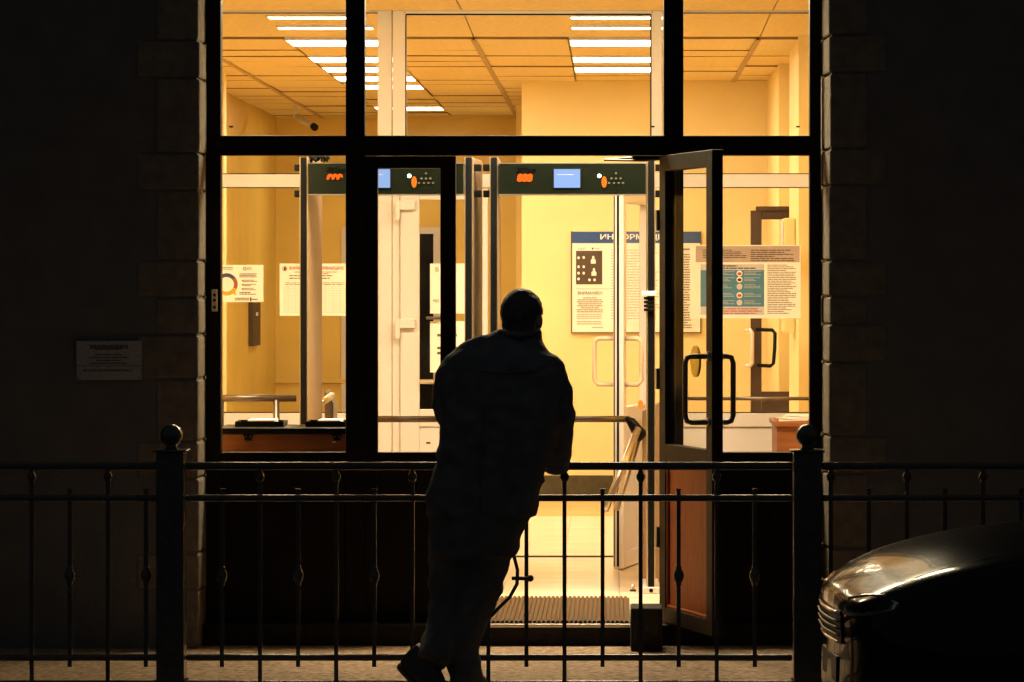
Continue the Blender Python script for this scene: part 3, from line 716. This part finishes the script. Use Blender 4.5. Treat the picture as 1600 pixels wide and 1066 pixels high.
DK=21.25
dk=thing('desk','brown wooden desk with papers behind the right side pane','desk',(X(1250,DK),DK+.3,0))
zt=Z(659,DK); MB().box(X(1210,DK),X(1330,DK),DK,DK+.7,zt-.028,zt).build('desk_top',M['deskbrown'],dk,bevel=.004)
MB().box(X(1214,DK),X(1326,DK),DK+.03,DK+.05,.01,zt-.0285).build('front_panel',M['deskbrown'],dk)
MB().box(X(1214,DK),X(1218,DK),DK+.051,DK+.68,.01,zt-.0285).build('side_panel',M['deskbrown'],dk)
ps=thing('paper_pile','loose white papers lying on the brown desk','papers',(X(1245,DK),DK+.2,zt))
for i in range(4):
    a=random.uniform(-.3,.3); Mr=Matrix.Translation((X(1240+i*4,DK),DK+.15+i*.04,zt+.002+i*.0075))@Matrix.Rotation(a,4,'Z')@Matrix.Rotation(random.uniform(-.03,.03),4,'Y')
    MB(Mr).box(-.075,.085,-.1,.11,0,.005).build('sheet',M['paper'],ps)

wdY=26.5
wdr=thing('wooden_door','dark brown wooden glazed door with a curved pull handle beside the right pier','door',(X(1200,wdY),wdY,0))
def wp(nm,*a,d=wdY,t=.05,m='wood'): return MB().pb(*a,d,t).build(nm,M[m],wdr,bevel=.004)
zfl=HY+ZC*F/wdY
wp('stile',1173,1190,329,zfl-2); wp('top_rail',1190.2,1260,329,343); wp('lower_rail',1190.2,1260,612,628); wp('lower_panel',1190.2,1260,628.2,zfl-2,d=wdY+.012,t=.02)
wp('door_head',1181,1262,322.5,329.5,d=wdY-.03,t=.03)
wp('glass_pane',1190,1260,343,612,m='iglass',d=wdY+.02,t=.008)
zz=[at(1182,515,wdY-.004),at(1207,516,wdY-.05),at(1211,521,wdY-.055),at(1210.5,545,wdY-.057),at(1208.5,568,wdY-.055),at(1204,572,wdY-.05),at(1184,571,wdY-.004)]
MB().tube(zz,.013,12).build('pull_handle',M['black'],wdr,smooth=True)
zz=[at(1166,516,wdY+.04),at(1172,515.5,wdY-.03),at(1175.5,520,wdY-.05),at(1175.5,568,wdY-.05),at(1172,572,wdY-.03),at(1166,571.5,wdY+.04)]
MB().tube(zz,.013,12).build('pull_handle',M['pvc'],wdr,smooth=True)
cbx=MB().box(1.095,1.168,24.62,25.0,Z(520,24.7),Z(341,24.7)).build('wall_cabinet',M['wallpale'],bevel=.01)
tag(cbx,'tall cream wall cabinet fixed to the pier behind the large notice','cabinet')
MB().box(1.088,1.0945,24.64,24.98,Z(500,24.7),Z(345,24.7)).build('cabinet_door',M['pvc'],cbx,bevel=.003)

sc_=thing('security_camera','small cream security camera on an arm under the ceiling at the far left','camera',at(470,184,33))
MB().tube([at(464,182,33),at(490,198,32.7)],.028,12).build('camera_body',M['pvc'],sc_,smooth=True)
MB().tube([at(489,197,32.71),at(493,200,32.68)],.031,12).build('lens_hood',M['black'],sc_,smooth=True)
MB().box(X(462,33)-.02,X(462,33)+.02,32.98,33.02,Z(184,33),CZ).build('mount',M['pvc'],sc_)
ds=thing('door_stop','little steel door stop on the light floor beside the right detector post','door stop',(X(989,20.0),20.0,0))
MB().box(X(984,20),X(994,20),19.98,20.03,.001,.008).build('base_plate',M['wood'],ds)
MB().tube([(X(989,20),20.0,.008),(X(989,20),20.0,.034)],.009,10).build('pin',M['steel'],ds,smooth=True)
# ------------------------------------------------------------------ street fence
FD=16.0; GZ=-.10
fen=thing('street_fence','black iron fence with ball topped posts along the pavement edge','fence',(X(760,FD),FD,GZ))
def px_x(p): return X(p,FD)
rails=[(722,734.5,.036),(773,783.5,.030),(1022.5,1032.5,.030),(1063.5,1073.5,.030)]
bays=[(-640,246),(290,1238),(1284,2180)]
for a,b in bays:
    for (y0,y1,t) in rails:
        MB().box(px_x(a),px_x(b),FD-t/2,FD+t/2,Z(y1,FD),Z(y0,FD)).build('rail',M['fence'],fen,bevel=.009)
def post(pc,top):
    w=.058; x=px_x(pc); zt=Z(706,FD)
    o=MB().box(x-w,x+w,FD-w,FD+w,GZ,zt).build('post',M['fence'],fen,bevel=.006)
    MB().box(x-w-.013,x+w+.013,FD-w-.013,FD+w+.013,zt,zt+.010).build('post_cap',M['fence'],o,bevel=.003)
    MB().lathe([(.030,0),(.022,.012),(.026,.020)],(x,FD,zt+.010)).build('ball_neck',M['fence'],o,smooth=True)
    MB().ball((x,FD,zt+.068),.047,24,16).build('ball',M['fence'],o,smooth=True)
    MB().box(x-w-.008,x+w+.008,FD-w-.008,FD+w+.008,GZ-.0,GZ+.05).build('post_foot',M['fence'],o,bevel=.004)
for pc in (268,1261): post(pc,706)
bw=.0085
zt1,zt2=Z(722.5,FD),Z(766,FD); zb1,zb2=Z(1064,FD),Z(1042,FD)
tall=shared(MB().box(-bw,bw,-bw,bw,zb1-GZ-.04,zt1-GZ-.034),'baluster',M['fence'])
short=shared(MB().box(-bw,bw,-bw,bw,zb2-GZ,zt2-GZ),'baluster',M['fence'])
knob_t=shared(MB().lathe([(.004,-.028),(.012,-.022),(.018,-.010),(.018,.004),(.011,.014),(.009,.026)],(0,0,Z(744,FD)-GZ)),'collar',M['fence'],True)
knob_s=MB(); kz=Z(900,FD)-GZ
knob_s.lathe([(.010,-.040),(.013,-.036),(.011,-.028),(.019,-.018),(.023,0),(.019,.018),(.011,.028),(.013,.036),(.010,.040)],(0,0,kz))
knob_s=shared(knob_s,'knob',M['fence'],True)
tip_s=shared(MB().box(-.0115,.0115,-.0115,.0115,zt2-GZ,zt2-GZ+.006),'cap',M['fence'])
pit=59.45
for k in range(-20,36):
    px=347.0+pit*k
    if 232<px<304 or 1226<px<1297 or px<-640 or px>2170: continue
    isshort = (k%2==0)
    if px>1284 : isshort = not isshort
    me = short if isshort else tall
    b=inst('baluster',me,fen,(px_x(px),FD,GZ))
    if isshort:
        if not 800<px<960: inst('knob',knob_s,b,(px_x(px),FD,GZ))
        inst('cap',tip_s,b,(px_x(px),FD,GZ))
    else: inst('collar',knob_t,b,(px_x(px),FD,GZ))

# ------------------------------------------------------------------ person leaning at the fence
PDs=15.72; kk=PDs/F
def q(px,py,dy=0.0): v=at(px,py,PDs); v.y+=dy; return v
def remesh(mb,name,m,parent,vox,smooth=6,fold=0,fscale=7,seed=0):
    o=mb.build(name,m,parent,smooth=True)
    r=o.modifiers.new('remesh','REMESH'); r.mode='VOXEL'; r.voxel_size=vox; r.use_smooth_shade=True
    s=o.modifiers.new('smooth','SMOOTH'); s.factor=.5; s.iterations=smooth
    bpy.context.view_layer.update(); dg=bpy.context.evaluated_depsgraph_get()
    me=bpy.data.meshes.new_from_object(o.evaluated_get(dg)); o.modifiers.clear(); o.data=me
    if not me.materials: me.materials.append(m)
    if fold:
        ns=[v.normal.copy() for v in me.vertices]
        for v,nn in zip(me.vertices,ns):
            c=v.co; a=noise.noise(Vector((c.x*fscale+seed,c.y*fscale,c.z*fscale*1.9)))+.5*noise.noise(Vector((c.x*fscale*2.3,c.y*fscale*2.3+seed,c.z*fscale*3)))
            v.co=c+nn*a*fold
    for p_ in me.polygons: p_.use_smooth=True
    return o
per=thing('person','person in dark jacket and trousers leaning on the black fence, seen from behind','person',(X(730,PDs),PDs,GZ))
def row(py,xl,xr,ry,dy=0.0):
    c=q((xl+xr)/2,py,dy); return (c.x,c.y,c.z,(xr-xl)/2*kk,ry)
# jacket
jk=MB()
jk.loft([row(808,667,838,.150),row(780,665,842,.152),row(740,676,852,.150),row(690,686,868,.150),row(640,688,878,.150),row(608,686,884,.145),
         row(582,688,884,.138),row(566,695,872,.128),row(551,703,860,.115,.005),row(540,713,852,.100,.01),row(532,728,848,.086,.015),row(527,745,847,.080,.02),row(522,766,847,.076,.025),row(515,778,845,.068,.03)],28,2.3)
jk.tube([q(714,570),q(701,592,.01),q(695,632,.03),q(704,660,.09),q(735,688,.17),q(765,696,.20)],[.060,.064,.060,.056,.050,.042],16)
jk.tube([q(856,574),q(868,606,.02),q(874,650,.05),q(873,690,.13),q(869,722,.205),q(868,733,.225)],[.060,.064,.066,.060,.054,.050],16)
jk.ball(q(716,572),.066); jk.ball(q(858,578),.068)
# pocket flap
jk.add([q(838,742,0),q(853,752,0),q(838,760,0),q(838,742,.05),q(853,752,.05),q(838,760,.05)],[(0,1,2),(5,4,3),(0,3,4,1),(1,4,5,2),(2,5,3,0)])
jacket=remesh(jk,'jacket',M['coat'],per,.010,4,.0095,9)
MB().tube([q(781,519,.03)+Vector((.0,-.07,0)),q(812,524,.0)+Vector((0,-.075,0)),q(842,518,.03)+Vector((0,-.05,0))],[.014,.016,.014],12).build('collar',M['coat'],jacket,smooth=True)
MB().tube([q(760,545,-.098),q(756,640,-.150),q(752,720,-.155),q(752,800,-.152)],.0035,6).build('back_seam',M['coat'],jacket,smooth=True)
MB().tube([q(722,566,-.085),q(752,578,-.135),q(790,582,-.150),q(835,578,-.128),q(856,570,-.09)],.0035,6).build('yoke_seam',M['coat'],jacket,smooth=True)
MB().tube([q(869,719,.20),q(868,727,.215),q(868,735,.228)],[.056,.058,.055],16).build('cuff',M['coat'],jacket,smooth=True)
# trousers
tr=MB()
tr.loft([row(870,672,806,.135),row(835,668,818,.145),row(800,670,834,.14),row(770,676,838,.13)],24,2.2)
tr.tube([q(770,815),q(762,870,.0),q(750,925,.01),q(735,965,.0),q(722,1005,-.01),q(728,1072,-.02)],[.100,.098,.086,.078,.074,.068],18)
tr.tube([q(705,815),q(706,880,.02),q(702,940,.03),q(692,985,.0),q(682,1016,-.07),q(674,1032,-.10)],[.098,.096,.084,.074,.066,.064],18)
remesh(tr,'trousers',M['trouser'],per,.010,4,.009,10,3)
# shoes
s1=MB(); Ms=Matrix.Translation(q(670,1052,-.06))@Matrix.Rotation(R(-25),4,'Z')@Matrix.Rotation(R(37),4,'Y')
s1.M=Ms
s1.loft([(0,0,-.045,.128,.043),(0,0,-.020,.135,.046),(-.01,0,.010,.120,.044),(-.04,0,.040,.085,.040),(-.055,0,.075,.058,.038)],20,2.4)
sh=remesh(s1,'shoe',M['leather'],per,.006,3)
MB(Ms).loft([(0,0,-.062,.130,.045),(0,0,-.044,.132,.047)],20,2.4).build('sole',M['sole'],sh)
s2=MB(); Ms2=Matrix.Translation(Vector((X(735,PDs),PDs+.04,GZ+.062)))@Matrix.Rotation(R(70),4,'Z'); s2.M=Ms2
s2.loft([(0,0,-.045,.130,.046),(0,0,-.020,.137,.050),(-.01,0,.012,.120,.046),(-.04,0,.040,.085,.042),(-.055,0,.075,.060,.042)],20,2.4)
sh=remesh(s2,'shoe',M['leather'],per,.006,3)
MB(Ms2).loft([(0,0,-.062,.132,.048),(0,0,-.044,.134,.050)],20,2.4).build('sole',M['sole'],sh)
# body with head and hands
bd_=MB()
bd_.loft([row(870,690,790,.10),row(800,690,815,.11),row(740,695,835,.115),row(640,705,858,.115),row(575,715,862,.105),row(545,745,848,.075),row(528,785,845,.058,.02),row(505,790,844,.056,.03)],24)
bd_.tube([q(715,570),q(695,632,.03),q(740,690,.17),q(775,700,.21)],[.048,.042,.034,.028],12)
bd_.tube([q(855,580),q(874,650,.05),q(870,715,.20),q(868,726,.225)],[.048,.042,.034,.028],12)
bd_.tube([q(768,830),q(752,920,.01),q(730,980,-.0),q(722,1010,-.01),q(728,1075,-.02)],[.070,.052,.045,.042,.034],14)
bd_.tube([q(705,830),q(703,930,.03),q(692,985,.0),q(686,1005,-.05)],[.072,.056,.044,.036],14)
hc=q(817,498,.035); Mh=Matrix.Translation(hc)@Matrix.Rotation(R(-24),4,'Z')@Matrix.Rotation(R(-4),4,'X')
hd_=MB(Mh)
hd_.ball((0,-.012,.022),.092,24,16,(.86,1.04,.98)); hd_.ball((0,.030,-.035),.070,20,14,(.86,.95,1.15)); hd_.ball((0,.055,-.085),.040,16,10,(1.0,.8,.75))
hd_.tube([(0,.088,.020),(0,.103,-.010),(0,.108,-.028)],[.009,.012,.014],10); hd_.ball((0,.096,-.034),.016,10,8,(1.2,.8,.6))
hd_.ball((0,.084,-.062),.018,12,8,(1.3,.6,.35)); hd_.ball((0,.083,-.073),.017,12,8,(1.2,.6,.4)); hd_.ball((0,.085,.030),.045,12,8,(1.2,.3,.22))
for s in (-1,1): hd_.ball((s*.079,-.004,-.012),.030,12,10,(.32,.68,1.05)); hd_.ball((s*.032,.078,.006),.014,10,8,(1,.6,.8))
bd_.v+=hd_.v; n0=len(bd_.v)-len(hd_.v); bd_.f+=[[i+n0 for i in f] for f in hd_.f]
# right hand closed round the fence rail
zr=Z(722,FD); hxp=X(866,FD)
bd_.tube([q(868,722,.225),Vector((hxp,FD-.045,zr+.012)),Vector((hxp,FD-.012,zr+.018))],[.027,.030,.024],12)
for i,(dx,l) in enumerate(((-.036,.9),(-.012,1.05),(.012,1.0),(.035,.82))):
    x=hxp+dx; bd_.tube([(x*.7+hxp*.3,FD-.045,zr+.014),(x,FD-.012,zr+.019),(x,FD+.020*l,zr+.014),(x,FD+.031,zr-.008),(x,FD+.028,zr-.008-.022*l),(x,FD+.022,zr-.012-.034*l)],[.011,.0105,.0098,.0092,.0086,.0070],10)
bd_.tube([(hxp-.02,FD-.05,zr+.008),(hxp-.038,FD-.036,zr-.004),(hxp-.034,FD-.030,zr-.022),(hxp-.024,FD-.028,zr-.036)],[.014,.0125,.011,.0085],10)
# left hand, relaxed in front of the belly
hl=q(779,701,.22)
bd_.ball(hl,.040,12,8,(1.0,.55,1.0))
for i in range(4):
    z=.028-.019*i; bd_.tube([hl+Vector((.02,0,z)),hl+Vector((.052,.008,z)),hl+Vector((.070,-.006,z-.004)),hl+Vector((.066,-.026,z-.006))],[.0105,.010,.009,.0075],8)
bd_.tube([hl+Vector((0,-.005,.03)),hl+Vector((.02,-.018,.048)),hl+Vector((.042,-.022,.052))],[.013,.011,.009],8)
body=remesh(bd_,'body',M['skin'],per,.0055,3)
hr=MB(Mh); vs_=[]
hr.ball((0,-.016,.026),.0985,28,20,(.865,1.04,.985)); hr.ball((0,-.050,-.030),.066,20,14,(1.05,.75,1.0))
hr_o=remesh(hr,'hair',M['hair'],per,.006,2,.0025,30,5)
bmh=bmesh.new(); bmh.from_mesh(hr_o.data); inv=Mh.inverted(); org=ORG[hr_o.name]
kill=[f for f in bmh.faces if (lambda c: (c.y>.045 and c.z<.062) or (c.y>.0 and c.z<.012) or c.z<-.082 or (abs(c.x)>.062 and -.04<c.y<.05 and c.z<.016))(inv@(f.calc_center_median()+org))]
bmesh.ops.delete(bmh,geom=kill,context='FACES'); bmh.to_mesh(hr_o.data); bmh.free()
# hanging strap with a toggle at the thigh
sp=MB().tube([q(803,868,-.02),q(809,890,-.03),q(808,912,-.03),q(797,932,-.03),q(781,948,-.02),q(768,962,-.01)],.0075,8).build('strap',M['leather'],per,smooth=True)
MB().tube([q(800,903,-.03),q(828,903,-.03)],.008,8).ball(q(829,903,-.03),.014).build('strap_toggle',M['leather'],sp,smooth=True)

# ------------------------------------------------------------------ parked car, nose towards the left
CX,CY=X(1290,13.2),13.25
Mc=Matrix.Translation((CX,CY,-.25))@Matrix.Rotation(R(3),4,'Z')
car=thing('parked_car','dark glossy parked car whose nose enters at the lower right, in front of the fence','car',(CX,CY,-.25))
# stations: x, half width, z bottom, z bumper, z belt, z shoulder, z top centre
ST=[(.000,.46,.30,.55,.68,.755,.780),(.030,.62,.24,.53,.69,.785,.812),(.09,.72,.20,.52,.71,.825,.855),(.19,.79,.19,.51,.73,.868,.902),(.34,.83,.18,.50,.75,.908,.947),
    (.55,.86,.18,.50,.76,.940,.990),(.80,.875,.18,.50,.78,.966,1.022),(1.10,.88,.18,.50,.80,.985,1.047),(1.6,.885,.18,.50,.82,1.0,1.055),(2.4,.885,.18,.50,.83,1.01,1.06),
    (3.2,.88,.18,.50,.84,1.02,1.07),(3.8,.86,.20,.52,.84,1.02,1.07),(4.15,.80,.26,.54,.82,.98,1.02),(4.25,.70,.32,.56,.80,.92,.95)]
def carring(x,w,zb,zm,zl,zs,zt):
    half=[(0,zb),(w*.80,zb),(w*.955,zb+.07),(w*1.0,zm),(w*.985,zl),(w*.955,zs-.02),(w*.90,zs+.012),(w*.60,zt-.022),(w*.30,zt-.005),(0,zt)]
    pts=[(x,-y,z) for y,z in half]+[(x,y,z) for y,z in half[-2:0:-1]]
    # plan curvature of the nose: outer points sit further back
    if x<.6: pts=[(px+(abs(py)/.88)**3*.16*(1-x/.6),py,pz) for px,py,pz in pts]
    return pts
vs=[];fs=[];n=18
for s_ in ST: vs+=carring(*s_)
for i in range(len(ST)-1):
    for k in range(n): fs.append((i*n+k,i*n+(k+1)%n,(i+1)*n+(k+1)%n,(i+1)*n+k))
fs+=[list(range(n)),list(range((len(ST)-1)*n,len(ST)*n))[::-1]]
cb_=MB(Mc); cb_.add(vs,fs); co=cb_.build('body',M['paint'],car,smooth=True)
sb=co.modifiers.new('sub','SUBSURF'); sb.levels=2; sb.render_levels=3
gh=MB(Mc)
G0=[(1.12,.72,1.035),(1.55,.66,1.26),(1.95,.60,1.45),(2.5,.585,1.485),(3.2,.57,1.44),(3.75,.62,1.20),(3.98,.68,1.06)]
vs=[];fs=[]
for x,w,z in G0: vs+=[(x,-w-.08*(z<1.1)-.0,1.0),(x,-w,z-.03 if z>1.05 else 1.005),(x,-w*.7,z),(x,0,z+.015),(x,w*.7,z),(x,w,z-.03 if z>1.05 else 1.005),(x,w+.08*(z<1.1),1.0)]
for i in range(len(G0)-1):
    for k in range(6): fs.append((i*7+k,i*7+k+1,(i+1)*7+k+1,(i+1)*7+k))
gh.add(vs,fs); g_=gh.build('cabin_glass',M['carglass'],car,smooth=True); s2_=g_.modifiers.new('sub','SUBSURF'); s2_.levels=1; s2_.render_levels=2
MB(Mc).loft([(2.55,0,1.478,.55,.50),(2.55,0,1.506,.50,.46)],24,4).build('roof',M['paint'],car,smooth=True)
# front details follow the curved nose
from mathutils.bvhtree import BVHTree
bpy.context.view_layer.update(); _dg=bpy.context.evaluated_depsgraph_get()
_me=bpy.data.meshes.new_from_object(co.evaluated_get(_dg)); _iv=Mc.inverted(); _org=ORG[co.name]
_tree=BVHTree.FromPolygons([_iv@(v.co+_org) for v in _me.vertices],[tuple(p.vertices) for p in _me.polygons])
bpy.data.meshes.remove(_me)
def nose(y,z):      # x of the nose surface at half-width y and height z
    h=_tree.ray_cast(Vector((-1,y,z)),Vector((1,0,0)))
    return h[0].x if h[0] is not None and h[0].x<.9 else .45
for s in (-1,1):
    prof=[(s*.36,.735),(s*.50,.738),(s*.61,.752),(s*.685,.775),(s*.69,.800),(s*.62,.822),(s*.50,.815),(s*.36,.795)]
    c=MB(Mc); f0=[(nose(y,z)-.010,y,z) for y,z in prof]; f1=[(nose(y,z)+.08,y,z) for y,z in prof]
    ctr=(sum(p[0] for p in f0)/8-.012,sum(p[1] for p in f0)/8,sum(p[2] for p in f0)/8)
    c.add(f0+f1+[ctr],[(i,(i+1)%8,16) for i in range(8)]+[(i,(i+1)%8,(i+1)%8+8,i+8) for i in range(8)])
    hl_=c.build('headlight',M['lens'],car,smooth=False,bevel=.006)
gl_=MB(Mc)
gx=[-.32+.08*i for i in range(9)]
vv=[];
for z in (.635,.73): vv+=[(nose(y,z)-.006,y,z) for y in gx]
gl_.add(vv,[(i,i+1,i+10,i+9) for i in range(8)])
gpan=gl_.build('grille',M['black'],car)
for z in (.658,.682,.706):
    MB(Mc).tube([(nose(y,z)-.014,y,z) for y in gx],.004,6).build('grille_bar',M['darksteel'],gpan,smooth=True)
MB(Mc).tube([(nose(y,.635)-.008,y,.633) for y in gx],.006,8).tube([(nose(y,.73)-.008,y,.733) for y in gx],.006,8).build('grille_surround',M['chrome'],gpan,smooth=True)
MB(Mc).box(nose(.2,.53)-.006,.10,-.22,.22,.49,.58).build('plate_holder',M['black'],car,bevel=.004)
MB(Mc).box(nose(.45,.30)-.004,.2,-.45,.45,.26,.36).build('lower_intake',M['black'],car,bevel=.01)
for sy in (-1,1):
    pts=[]
    for x in (.16,.24,.34,.46,.60,.76,.92,1.08):
        h=_tree.ray_cast(Vector((x,sy*(.60+.10*min(1,x)),2)),Vector((0,0,-1)))
        if h[0] is not None: pts.append(h[0]+Vector((0,0,-.001)))
    MB(Mc).tube(pts,.0035,6).build('bonnet_seam',M['black'],co)
for x in (.86,3.45):
    for s in (-1,1):
        tyre=MB(Mc).tube([(x,s*.70,.315),(x,s*.74,.315),(x,s*.86,.315),(x,s*.892,.315)],[.27,.315,.315,.285],32).build('wheel',M['tyre'],car,smooth=True)
        MB(Mc).tube([(x,s*.80,.315),(x,s*.897,.315)],.215,28).build('rim',M['steel'],tyre)
for s in (-1,1):
    mr=MB(Mc).ball((1.42,s*.98,1.08),.09,14,10,(.6,1.0,.7)).build('side_mirror',M['paint'],car,smooth=True)
    MB(Mc).box(1.40,1.44,min(s*.86,s*.95),max(s*.86,s*.95),1.03,1.06).build('mirror_arm',M['black'],mr)
